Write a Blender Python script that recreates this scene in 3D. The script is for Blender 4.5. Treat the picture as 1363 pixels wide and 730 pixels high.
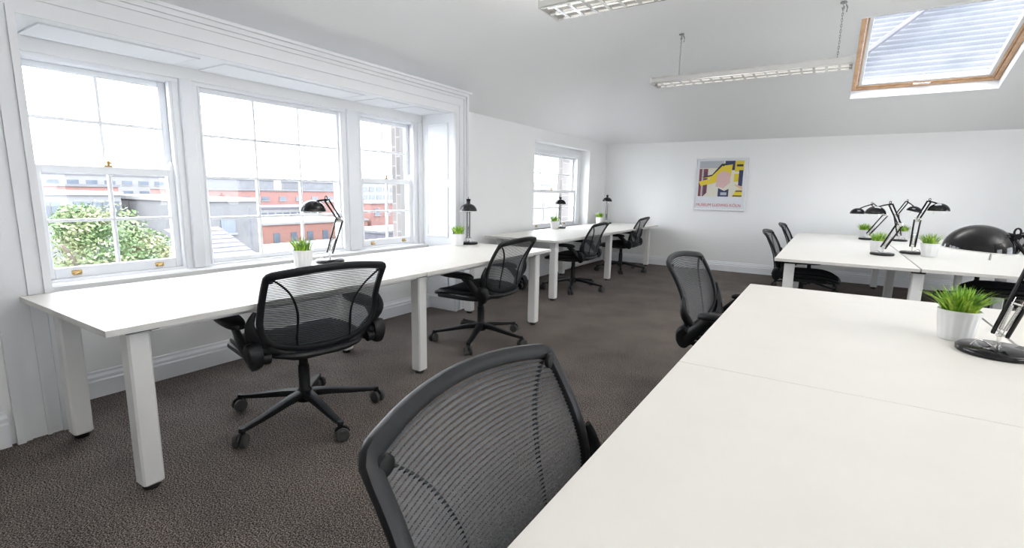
import bpy, math, random
from mathutils import Vector, Matrix
for o in list(bpy.data.objects): bpy.data.objects.remove(o)
scene = bpy.context.scene
col = scene.collection
R = random.Random(7)
PI = math.pi

# ---------------------------------------------------------------- camera
FPX, YAW, PITCH, ROLL, CAMZ = 654.37, -0.56505, 0.164974, 0.018167, 1.25957
cd = bpy.data.cameras.new('camera'); cam = bpy.data.objects.new('camera', cd); col.objects.link(cam)
cd.sensor_fit = 'HORIZONTAL'; cd.sensor_width = 36.0; cd.lens = FPX/1363*36.0; cd.clip_start = 0.02; cd.clip_end = 500
_r = Vector((math.cos(YAW), -math.sin(YAW), 0)); _f = Vector((math.sin(YAW)*math.cos(PITCH), math.cos(YAW)*math.cos(PITCH), -math.sin(PITCH)))
_u = _r.cross(_f)
_R = _r*math.cos(ROLL)+_u*math.sin(ROLL); _U = _u*math.cos(ROLL)-_r*math.sin(ROLL)
cam.matrix_world = Matrix(((_R.x, _U.x, -_f.x, 0), (_R.y, _U.y, -_f.y, 0), (_R.z, _U.z, -_f.z, CAMZ), (0, 0, 0, 1)))
scene.camera = cam

# ---------------------------------------------------------------- sky, exposure
SKY = 6.6
w = bpy.data.worlds.new('overcast_sky'); scene.world = w; w.use_nodes = True
nt = w.node_tree; bg = nt.nodes['Background']
tc = nt.nodes.new('ShaderNodeTexCoord'); ns = nt.nodes.new('ShaderNodeTexNoise'); rp = nt.nodes.new('ShaderNodeValToRGB')
ns.inputs['Scale'].default_value = 2.2; ns.inputs['Detail'].default_value = 4
rp.color_ramp.elements[0].position = .3; rp.color_ramp.elements[0].color = (.80, .89, 1, 1)
rp.color_ramp.elements[1].position = .7; rp.color_ramp.elements[1].color = (1, 1, 1, 1)
nt.links.new(tc.outputs['Generated'], ns.inputs['Vector']); nt.links.new(ns.outputs['Fac'], rp.inputs['Fac'])
nt.links.new(rp.outputs['Color'], bg.inputs['Color']); bg.inputs['Strength'].default_value = SKY
scene.view_settings.view_transform = 'Standard'; scene.view_settings.look = 'None'
scene.view_settings.gamma = 1; scene.view_settings.use_curve_mapping = False
scene.view_settings.exposure = 0.57
TUBE_EMIT = .5
CEIL_FILL_W = 1.5

# ---------------------------------------------------------------- materials
def mat(name, color, rough=.5, metal=0, spec=.5, noise=None, bump=None, coat=0, emit=None):
    m = bpy.data.materials.new(name); m.use_nodes = True
    n = m.node_tree; b = n.nodes['Principled BSDF']
    b.inputs['Base Color'].default_value = (*color, 1); b.inputs['Roughness'].default_value = rough
    b.inputs['Metallic'].default_value = metal; b.inputs['Specular IOR Level'].default_value = spec
    b.inputs['Coat Weight'].default_value = coat
    if emit: b.inputs['Emission Color'].default_value = (*emit[0], 1); b.inputs['Emission Strength'].default_value = emit[1]
    t = None
    if noise or bump:
        t = n.nodes.new('ShaderNodeTexCoord')
    if noise:  # (scale, color2, lo, hi)
        x = n.nodes.new('ShaderNodeTexNoise'); x.inputs['Scale'].default_value = noise[0]; x.inputs['Detail'].default_value = 5
        r = n.nodes.new('ShaderNodeValToRGB'); r.color_ramp.elements[0].position = noise[2]; r.color_ramp.elements[1].position = noise[3]
        r.color_ramp.elements[0].color = (*color, 1); r.color_ramp.elements[1].color = (*noise[1], 1)
        n.links.new(t.outputs['Object'], x.inputs['Vector']); n.links.new(x.outputs['Fac'], r.inputs['Fac']); n.links.new(r.outputs['Color'], b.inputs['Base Color'])
    if bump:  # (scale, strength, distance)
        x = n.nodes.new('ShaderNodeTexNoise'); x.inputs['Scale'].default_value = bump[0]; x.inputs['Detail'].default_value = 3
        k = n.nodes.new('ShaderNodeBump'); k.inputs['Strength'].default_value = bump[1]; k.inputs['Distance'].default_value = bump[2]
        n.links.new(t.outputs['Object'], x.inputs['Vector']); n.links.new(x.outputs['Fac'], k.inputs['Height']); n.links.new(k.outputs['Normal'], b.inputs['Normal'])
    return m

M = {}
M['wall'] = mat('wall_paint', (.86, .86, .855), .6, noise=(1.2, (.845, .845, .84), .35, .7), bump=(60, .05, .002))
M['ceil'] = mat('ceiling_paint', (.86, .86, .86), .65, noise=(.9, (.845, .845, .845), .35, .7), bump=(9, .06, .01))
M['gloss'] = mat('white_gloss_paint', (.83, .84, .86), .32, noise=(3, (.81, .82, .845), .4, .7), bump=(25, .06, .002))
M['trimshade'] = mat('shaded_trim_paint', (.73, .735, .745), .4, noise=(3, (.715, .72, .73), .4, .7))  # greyed: shade of facing away from the windows is put into the colour
M['desk'] = mat('desk_laminate', (.76, .735, .685), .42, noise=(7, (.745, .72, .67), .4, .7))
M['edge'] = mat('desk_edge', (.62, .605, .575), .5, noise=(20, (.58, .565, .54), .4, .7))
M['leg'] = mat('desk_leg_paint', (.74, .735, .72), .4, noise=(8, (.72, .715, .70), .4, .7))
M['blk'] = mat('black_plastic', (.006, .0065, .0075), .45, spec=.3, noise=(40, (.009, .0095, .011), .4, .7), bump=(500, .08, .001))
M['blk2'] = mat('dark_grey_plastic', (.012, .0125, .014), .42, spec=.3, noise=(40, (.016, .0165, .018), .4, .7), bump=(400, .08, .001))
M['rubber'] = mat('grey_rubber', (.04, .04, .04), .6, noise=(60, (.055, .055, .055), .4, .7))
M['rib'] = mat('woven_mesh_ribs', (.06, .064, .07), .42, noise=(90, (.085, .09, .097), .4, .7))
M['seat'] = mat('seat_fabric', (.006, .007, .011), .85, spec=.15, noise=(150, (.011, .013, .019), .4, .65), bump=(600, .2, .001))
M['enamel'] = mat('black_enamel', (.004, .004, .005), .07, spec=.42, noise=(10, (.009, .009, .011), .4, .7))
M['chrome'] = mat('polished_metal', (.75, .74, .72), .16, metal=1, noise=(30, (.68, .67, .65), .4, .7))
M['shadein'] = mat('shade_inside', (.75, .74, .70), .4, noise=(30, (.7, .69, .65), .4, .7))
M['bulb'] = mat('frosted_bulb', (.85, .85, .82), .25, noise=(30, (.8, .8, .78), .4, .7))
M['pot'] = mat('white_ceramic', (.80, .80, .80), .35, noise=(15, (.77, .77, .77), .4, .7))
M['soil'] = mat('dark_soil', (.03, .022, .015), .95, noise=(90, (.07, .05, .03), .4, .6))
M['brass'] = mat('brass', (.55, .38, .16), .3, metal=1, noise=(30, (.45, .30, .13), .4, .7))
M['wood'] = mat('pine_wood', (.50, .29, .15), .45, noise=(14, (.62, .39, .22), .35, .65))
M['tray'] = mat('lamp_white_metal', (.66, .65, .63), .45, noise=(12, (.64, .63, .61), .4, .7))
M['louvre'] = mat('louvre_metal', (.86, .86, .84), .12, metal=.75, noise=(20, (.8, .8, .78), .4, .7))
M['tube'] = mat('fluorescent_tube', (.9, .9, .9), .3, emit=((1, .97, .92), TUBE_EMIT))
M['chain'] = mat('chain_metal', (.35, .35, .36), .35, metal=.9, noise=(80, (.25, .25, .26), .4, .7))
M['seal'] = mat('dark_seal', (.03, .03, .03), .7, noise=(50, (.05, .05, .05), .4, .7))

def carpet():
    m = bpy.data.materials.new('speckled_carpet'); m.use_nodes = True; n = m.node_tree; b = n.nodes['Principled BSDF']; L = n.links.new
    b.inputs['Roughness'].default_value = .95; b.inputs['Specular IOR Level'].default_value = .1
    t = n.nodes.new('ShaderNodeTexCoord')
    a = n.nodes.new('ShaderNodeTexNoise'); a.inputs['Scale'].default_value = 170; a.inputs['Detail'].default_value = 2; a.inputs['Roughness'].default_value = .8
    r = n.nodes.new('ShaderNodeValToRGB'); e = r.color_ramp.elements
    e[0].position = .41; e[0].color = (.018, .0145, .013, 1); e[1].position = .60; e[1].color = (.36, .315, .29, 1)
    k = r.color_ramp.elements.new(.5); k.color = (.09, .076, .069, 1)
    c2 = n.nodes.new('ShaderNodeTexNoise'); c2.inputs['Scale'].default_value = 2.6; c2.inputs['Detail'].default_value = 5; c2.inputs['Roughness'].default_value = .6
    r2 = n.nodes.new('ShaderNodeValToRGB'); r2.color_ramp.elements[0].position = .3; r2.color_ramp.elements[0].color = (.72, .72, .72, 1)
    r2.color_ramp.elements[1].position = .7; r2.color_ramp.elements[1].color = (1.12, 1.1, 1.08, 1)
    mx = n.nodes.new('ShaderNodeMix'); mx.data_type = 'RGBA'; mx.blend_type = 'MULTIPLY'; mx.inputs[0].default_value = 1
    L(t.outputs['Object'], a.inputs['Vector']); L(t.outputs['Object'], c2.inputs['Vector'])
    L(a.outputs['Fac'], r.inputs['Fac']); L(c2.outputs['Fac'], r2.inputs['Fac']); L(r.outputs['Color'], mx.inputs[6]); L(r2.outputs['Color'], mx.inputs[7])
    L(mx.outputs[2], b.inputs['Base Color'])
    bp = n.nodes.new('ShaderNodeBump'); bp.inputs['Strength'].default_value = .35; bp.inputs['Distance'].default_value = .006
    L(a.outputs['Fac'], bp.inputs['Height']); L(bp.outputs['Normal'], b.inputs['Normal'])
    return m
M['carpet'] = carpet()

def glass():
    m = bpy.data.materials.new('window_glass'); m.use_nodes = True; n = m.node_tree
    for x in list(n.nodes):
        if x.type != 'OUTPUT_MATERIAL': n.nodes.remove(x)
    out = [x for x in n.nodes][0]
    tr = n.nodes.new('ShaderNodeBsdfTransparent'); tr.inputs['Color'].default_value = (.97, .98, .985, 1)
    gl = n.nodes.new('ShaderNodeBsdfGlossy'); gl.inputs['Roughness'].default_value = .02
    lw = n.nodes.new('ShaderNodeLayerWeight'); pw_ = n.nodes.new('ShaderNodeMath'); pw_.operation = 'POWER'; pw_.inputs[1].default_value = 4
    fr = n.nodes.new('ShaderNodeMath'); fr.operation = 'MULTIPLY_ADD'; fr.inputs[1].default_value = .6; fr.inputs[2].default_value = .035
    n.links.new(lw.outputs['Facing'], pw_.inputs[0]); n.links.new(pw_.outputs[0], fr.inputs[0])
    mx = n.nodes.new('ShaderNodeMixShader')
    n.links.new(fr.outputs[0], mx.inputs[0]); n.links.new(tr.outputs[0], mx.inputs[1]); n.links.new(gl.outputs[0], mx.inputs[2]); n.links.new(mx.outputs[0], out.inputs['Surface'])
    return m
M['glass'] = glass()

def leafmat(name, c1, c2, c3):
    m = bpy.data.materials.new(name); m.use_nodes = True; n = m.node_tree; b = n.nodes['Principled BSDF']; L = n.links.new
    b.inputs['Roughness'].default_value = .45
    t = n.nodes.new('ShaderNodeTexCoord'); g = n.nodes.new('ShaderNodeTexNoise'); g.inputs['Scale'].default_value = 28
    r = n.nodes.new('ShaderNodeValToRGB'); e = r.color_ramp.elements
    e[0].position = .32; e[0].color = (*c1, 1); e[1].position = .68; e[1].color = (*c3, 1); k = e.new(.5); k.color = (*c2, 1)
    L(t.outputs['Object'], g.inputs['Vector']); L(g.outputs['Fac'], r.inputs['Fac']); L(r.outputs['Color'], b.inputs['Base Color'])
    b.inputs['Transmission Weight'].default_value = 0; b.inputs['Subsurface Weight'].default_value = 0
    return m
M['grass'] = leafmat('grass_blades', (.05, .16, .01), (.22, .44, .025), (.58, .76, .11))
M['tree'] = leafmat('tree_leaves', (.06, .11, .04), (.13, .19, .08), (.24, .23, .13))
M['tree'].node_tree.nodes['Noise Texture'].inputs['Scale'].default_value = 1.5

def brickmat(name, c1, c2, mortar, scale, bw=.22, bh=.075):
    m = bpy.data.materials.new(name); m.use_nodes = True; n = m.node_tree; b = n.nodes['Principled BSDF']; L = n.links.new
    b.inputs['Roughness'].default_value = .9
    t = n.nodes.new('ShaderNodeTexCoord'); mp = n.nodes.new('ShaderNodeMapping'); mp.inputs['Rotation'].default_value = (PI/2, 0, PI/2)
    g = n.nodes.new('ShaderNodeTexBrick'); g.inputs['Scale'].default_value = scale
    g.inputs['Color1'].default_value = (*c1, 1); g.inputs['Color2'].default_value = (*c2, 1); g.inputs['Mortar'].default_value = (*mortar, 1)
    g.inputs['Brick Width'].default_value = bw; g.inputs['Row Height'].default_value = bh; g.inputs['Mortar Size'].default_value = .008
    L(t.outputs['Object'], mp.inputs['Vector']); L(mp.outputs['Vector'], g.inputs['Vector']); L(g.outputs['Color'], b.inputs['Base Color'])
    return m
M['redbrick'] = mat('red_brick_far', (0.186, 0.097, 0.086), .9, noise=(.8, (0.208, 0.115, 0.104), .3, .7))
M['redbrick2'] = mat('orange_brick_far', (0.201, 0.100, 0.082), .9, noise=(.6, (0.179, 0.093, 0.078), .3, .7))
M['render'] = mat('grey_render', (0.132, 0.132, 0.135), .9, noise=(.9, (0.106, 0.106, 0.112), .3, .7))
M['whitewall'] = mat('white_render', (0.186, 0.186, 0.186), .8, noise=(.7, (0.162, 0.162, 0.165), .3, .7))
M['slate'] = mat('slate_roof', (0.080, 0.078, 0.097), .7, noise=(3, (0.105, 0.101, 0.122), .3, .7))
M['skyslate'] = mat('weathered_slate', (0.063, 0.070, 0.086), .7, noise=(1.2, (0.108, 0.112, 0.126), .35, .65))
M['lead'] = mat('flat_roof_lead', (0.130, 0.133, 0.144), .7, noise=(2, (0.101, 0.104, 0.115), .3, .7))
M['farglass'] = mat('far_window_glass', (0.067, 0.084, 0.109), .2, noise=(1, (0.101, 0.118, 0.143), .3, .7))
M['orange'] = mat('orange_blind', (0.300, 0.156, 0.096), .8, noise=(2, (0.270, 0.138, 0.084), .3, .7))
M['darkline'] = mat('dark_pipe', (0.072, 0.072, 0.084), .6, noise=(3, (0.096, 0.096, 0.108), .3, .7))
M['oldbrick'] = brickmat('old_brick_pier', (.10, .092, .09), (.14, .125, .118), (.18, .175, .17), 1.0)
M['copper'] = mat('red_pipe', (0.270, 0.180, 0.168), .7, noise=(5, (0.240, 0.156, 0.144), .3, .7))
M['bark'] = mat('bark', (0.072, 0.054, 0.042), .9, noise=(5, (0.108, 0.084, 0.066), .3, .7))
M['street'] = mat('street_ground', (0.132, 0.132, 0.138), .9, noise=(.2, (0.180, 0.180, 0.180), .3, .7))
M['paper'] = mat('poster_paper', (.72, .73, .77), .35, noise=(20, (.70, .71, .75), .3, .7))
for k, c in dict(yellow=(.75, .58, .04), navy=(.035, .04, .12), maroon=(.20, .05, .06), blush=(.70, .47, .46), red=(.60, .06, .07), ink=(.03, .03, .04), cream=(.72, .70, .60), greytone=(.45, .47, .52)).items():
    M['p_'+k] = mat('print_'+k, c, .4, noise=(60, tuple(x*.9 for x in c), .3, .7))

# ---------------------------------------------------------------- mesh tools
class MB:
    def __init__(s): s.v = []; s.f = []
    def add(s, v, f):
        n = len(s.v); s.v += [tuple(x) for x in v]; s.f += [tuple(i+n for i in q) for q in f]; return s
    def box(s, a, b):
        x0, y0, z0 = a; x1, y1, z1 = b
        v = [(x0, y0, z0), (x1, y0, z0), (x1, y1, z0), (x0, y1, z0), (x0, y0, z1), (x1, y0, z1), (x1, y1, z1), (x0, y1, z1)]
        return s.add(v, [(0, 3, 2, 1), (4, 5, 6, 7), (0, 1, 5, 4), (1, 2, 6, 5), (2, 3, 7, 6), (3, 0, 4, 7)])
    def rbox(s, a, b, c=.006):   # chamfered box
        x0, y0, z0 = a; x1, y1, z1 = b
        c = min(c, (x1-x0)*.45, (y1-y0)*.45, (z1-z0)*.45)
        def ring(i, z): return [(x0+i+c, y0+i, z), (x1-i-c, y0+i, z), (x1-i, y0+i+c, z), (x1-i, y1-i-c, z), (x1-i-c, y1-i, z), (x0+i+c, y1-i, z), (x0+i, y1-i-c, z), (x0+i, y0+i+c, z)]
        return s.loft([ring(c*.8, z0), ring(0, z0+c), ring(0, z1-c), ring(c*.8, z1)])
    def loft(s, rings, caps=True, closed=False):
        n = len(rings[0]); v = [p for r in rings for p in r]; f = []
        m = len(rings)
        for i in range(m if closed else m-1):
            for j in range(n):
                a = i*n+j; b = i*n+(j+1) % n; c = ((i+1) % m)*n+(j+1) % n; d = ((i+1) % m)*n+j
                f.append((a, b, c, d))
        if caps and not closed: f.append(tuple(range(n))[::-1]); f.append(tuple((m-1)*n+j for j in range(n)))
        return s.add(v, f)
    def lathe(s, prof, n=24, o=(0, 0, 0), axis='z'):
        rings = []
        for r, z in prof:
            ring = []
            for j in range(n):
                a = 2*PI*j/n; x, y = r*math.cos(a), r*math.sin(a)
                if axis == 'z': p = (x, y, z)
                elif axis == 'y': p = (y, z, x)
                else: p = (z, x, y)
                ring.append((p[0]+o[0], p[1]+o[1], p[2]+o[2]))
            rings.append(ring)
        return s.loft(rings)
    def tube(s, pts, r, n=8, closed=False, sq=None, up=(0, 0, 1), power=2):
        # sq: (a,b) scale of section along side / up ; r number or list
        pts = [Vector(p) for p in pts]; m = len(pts); rings = []
        up = Vector(up)
        for i, p in enumerate(pts):
            if closed: t = pts[(i+1) % m]-pts[i-1]
            else: t = pts[min(i+1, m-1)]-pts[max(i-1, 0)]
            t.normalize(); sd = t.cross(up)
            if sd.length < 1e-3: sd = t.cross(Vector((1, 0, 0)))
            sd.normalize(); u2 = sd.cross(t).normalized()
            rr = r[i] if isinstance(r, (list, tuple)) else r
            a, b = sq if sq else (1, 1)
            ring = []
            for j in range(n):
                q = 2*PI*j/n; cx, cy = math.cos(q), math.sin(q)
                if power != 2:
                    cx = math.copysign(abs(cx)**(2/power), cx); cy = math.copysign(abs(cy)**(2/power), cy)
                ring.append(p+sd*(rr*a*cx)+u2*(rr*b*cy))
            rings.append(ring)
        return s.loft(rings, closed=closed)
    def build(s, name, m, parent=None, smooth=False, angle=None):
        me = bpy.data.meshes.new(name); me.from_pydata(s.v, [], s.f); me.materials.append(M[m]); me.update()
        if smooth:
            me.polygons.foreach_set('use_smooth', [True]*len(me.polygons))
            try: me.set_sharp_from_angle(angle=math.radians(angle or 40))
            except Exception: pass
        o = bpy.data.objects.new(name, me); col.objects.link(o)
        if parent: o.parent = parent
        return o
def smooth_pts(pts, k=6, closed=False):
    P = [Vector(p) for p in pts]; n = len(P); out = []
    rng = n if closed else n-1
    for i in range(rng):
        if closed: a, b, c, d = P[i-1], P[i], P[(i+1) % n], P[(i+2) % n]
        else: a, b, c, d = P[max(i-1, 0)], P[i], P[i+1], P[min(i+2, n-1)]
        for j in range(k):
            t = j/k
            out.append(.5*((2*b)+(c-a)*t+(2*a-5*b+4*c-d)*t*t+(3*b-a-3*c+d)*t**3))
    if not closed: out.append(P[-1])
    return out
def tag(o, label=None, cat=None, group=None, kind=None):
    if label: o['label'] = label
    if cat: o['category'] = cat
    if group: o['group'] = group
    if kind: o['kind'] = kind
    return o
def empty(name, loc=(0, 0, 0), rz=0, parent=None):
    o = bpy.data.objects.new(name, None); col.objects.link(o); o.location = loc; o.rotation_euler = (0, 0, rz); o.empty_display_size = .1
    if parent: o.parent = parent
    return o
def copy_tree(o, parent=None):
    c = o.copy(); col.objects.link(c)
    if parent: c.parent = parent
    for ch in [x for x in kids.get(o.name, [])]: copy_tree(ch, c)
    return c
kids = {}
def index_kids():
    kids.clear()
    for o in bpy.data.objects:
        if o.parent: kids.setdefault(o.parent.name, []).append(o)
def share(parent, src, name=None, loc=None, rot=None, scale=None):
    c = src.copy(); col.objects.link(c); c.parent = parent
    if name: c.name = name
    if loc is not None: c.location = loc
    if rot is not None: c.rotation_euler = rot
    if scale is not None: c.scale = scale
    return c

# ---------------------------------------------------------------- room shell
WX, FX, RX = -3.62, -3.21, 4.3          # room wall face, casing face, right wall
NY, FY = -2.6, 8.95                     # near wall, far wall
WIN = -3.70                             # window plane of the bay
ZT = 2.17                               # height where far wall meets the slope
S_FAR = .34
def smin(a, b, k): 
    h = max(k-abs(a-b), 0)/k
    return min(a, b)-h*h*k*.25
def ceil_z(x, y):
    t = x-WX
    zl = ZT+.155*t+.515*smin(t, 1.25, .9)
    zf = ZT+S_FAR*(FY-y)
    return smin(zl, zf, .22 if min(zl, zf) > 2.35 else .05)
fl = MB().box((-4.0, NY, -.12), (RX, FY, 0)).build('floor', 'carpet'); tag(fl, kind='structure')
# ceiling height field with holes for the skylights
SKX0, SKX1, SKY0, SKY1 = .09, 1.49, 6.36, 7.90
holes = [(SKX0, SKX1, SKY0, SKY1)]
xs = sorted(set([round(WX+i*.12, 3) for i in range(int((RX-WX)/.12)+1)]+[RX]+[h[0] for h in holes]+[h[1] for h in holes]))
ys = sorted(set([round(NY+i*.15, 3) for i in range(int((FY-NY)/.15)+1)]+[FY]+[h[2] for h in holes]+[h[3] for h in holes]))
v = [(x, y, ceil_z(x, y)) for x in xs for y in ys]; f = []
ny = len(ys)
for i in range(len(xs)-1):
    for j in range(ny-1):
        cx, cy = (xs[i]+xs[i+1])/2, (ys[j]+ys[j+1])/2
        if any(h[0] < cx < h[1] and h[2] < cy < h[3] for h in holes): continue
        f.append((i*ny+j, i*ny+j+1, (i+1)*ny+j+1, (i+1)*ny+j))
cm = MB().add(v, f).build('ceiling', 'ceil', smooth=True, angle=60); tag(cm, kind='structure')

# left wall: one object, boxes around the window openings
W4Y0, W4Y1, W4Z0, W4Z1 = 6.26, 8.20, .70, 2.00
m = MB()
m.box((-4.0, NY, 0), (-3.24, .60, 3.2))                       # near stretch
m.box((-3.86, .60, 0), (-3.60, 4.20, .69))                     # under the bay windows
m.box((-3.86, .60, 1.955), (-3.66, 4.20, 3.2))                   # above them
m.box((-3.86, .60, .69), (-3.66, .84, 1.98)); m.box((-3.86, 3.95, .69), (-3.66, 4.20, 1.98))
m.box((-3.86, 4.20, 0), (WX, 4.9, 3.2)); m.box((-4.0, 4.9, 0), (WX, W4Y0, 3.2)); m.box((-4.0, W4Y1, 0), (WX, FY+.3, 3.2))
m.box((-4.0, W4Y0, 0), (WX, W4Y1, W4Z0)); m.box((-4.0, W4Y0, W4Z1), (WX, W4Y1, 3.2))
tag(m.build('wall_left', 'wall'), kind='structure')
tag(MB().box((-4.0, FY, 0), (RX+.3, FY+.3, 2.35)).build('wall_far', 'wall'), kind='structure')
m = MB()
m.box((-4.0, NY-.3, 0), (RX+.3, NY, 4.2)); tag(m.build('wall_near', 'wall'), kind='structure')
m = MB()   # right wall; its unseen window openings are added to let in daylight
yy = NY
for (a, b) in [(-1.6, .2), (1.6, 3.4), (4.8, 6.6)]:
    m.box((RX, yy, 0), (RX+.3, a, 4.3)); m.box((RX, a, 0), (RX+.3, b, .8)); m.box((RX, a, 2.1), (RX+.3, b, 4.3)); yy = b
m.box((RX, yy, 0), (RX+.3, FY, 4.3))
tag(m.build('wall_right', 'wall'), kind='structure')

# baseboards
def baseboard(name, pts):    # profile swept along +y (left wall) or +x (far wall)
    m = MB(); prof = [(0, 0), (.028, 0), (.028, .10), (.022, .108), (.022, .125), (.012, .140), (.010, .155), (0, .158)]
    (x0, y0), (x1, y1), nrm = pts
    rings = []
    for (x, y) in ((x0, y0), (x1, y1)):
        rings.append([(x+nrm[0]*p, y+nrm[1]*p, q) for p, q in prof])
    m.loft(rings); o = m.build(name, 'gloss'); return tag(o, kind='structure')
baseboard('baseboard_left', ((-3.60, .82), (-3.60, 3.97), (1, 0)))
baseboard('baseboard_far', ((WX, FY), (RX, FY), (0, -1)))
baseboard('baseboard_corner', ((WX, 4.22), (WX, FY), (1, 0)))
o = baseboard('baseboard_near', ((-3.24, NY), (-3.24, .575), (1, 0))); o.scale = (1, 1, 1.15)
baseboard('baseboard_right', ((RX, FY), (RX, NY), (-1, 0)))

# bay casing: jambs, soffit and architrave
Y0, Y1, ZO = .80, 3.97, 2.03       # opening
cas = empty('trim_1', (0, 0, 0)); tag(cas, kind='structure')
m = MB(); m.box((-3.66, .60, 0), (-3.235, Y0, 2.23)); m.box((-3.66, Y1, 0), (-3.235, 4.20, 2.23)); m.box((-3.66, Y0, ZO), (-3.235, Y1, 2.23))
m.build('casing_box', 'gloss', cas)
# architrave with stepped mouldings, mitred
def archi(y_in, y_out, z_in, z_out, x0, x1):
    m = MB()
    m.box((x0, min(y_in[0], y_out[0]), 0), (x1, max(y_in[0], y_out[0]), z_out)); m.box((x0, min(y_in[1], y_out[1]), 0), (x1, max(y_in[1], y_out[1]), z_out))
    m.box((x0, y_out[0], z_in), (x1, y_out[1], z_out)); return m
m = MB()
bands = [(0.0, .03, .020), (.03, .075, .008), (.075, .09, .016), (.09, .15, .004), (.15, .175, .014), (.175, .205, .030)]
for a, b, d in bands:
    x1 = -3.235+d
    m.box((-3.236, Y0-b, 0), (x1, Y0-a, ZO+b)); m.box((-3.236, Y1+a, 0), (x1, Y1+b, ZO+b))
    m.box((-3.236, Y0-a, ZO+a), (x1, Y1+a, ZO+b))
m.box((-3.236, .585, ZO+.205), (-3.19, 4.21, ZO+.225))
m.build('architrave', 'trimshade', cas)
def panel(parent, o, ax, ay, w_, h_, d, name):   # recessed panel frame on a surface: origin o, axes ax, ay, normal n
    ax, ay = Vector(ax), Vector(ay); n = ax.cross(ay); o = Vector(o)
    m = MB()
    def q(u, v_, t): return o+ax*u+ay*v_+n*t
    # moulding rim (raised) and flat field
    def ring(i, t): return [q(i, i, t), q(w_-i, i, t), q(w_-i, h_-i, t), q(i, h_-i, t)]
    m.loft([ring(0, .001), ring(.003, d), ring(.010, d), ring(.020, .002)], caps=False)
    m.add(ring(.020, .002), [(0, 1, 2, 3)])
    return m.build(name, 'gloss', parent)
# soffit panels (normal down): ax=+y, ay=+x gives normal -z
for a, b in [(.90, 1.64), (1.78, 2.92), (3.06, 3.42), (3.50, 3.90)]:
    panel(cas, (-3.63, a, ZO), (0, 1, 0), (1, 0, 0), b-a, .32, .008, 'soffit_panel')
# reveal panels on the right jamb (normal -y): ax=+x ay=+z -> normal = x × z = -y
for a, b in [(.12, .62), (.78, 1.30), (1.38, 1.94)]:
    panel(cas, (-3.60, Y1, a), (1, 0, 0), (0, 0, 1), .29, b-a, .010, 'shutter_panel')

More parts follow.
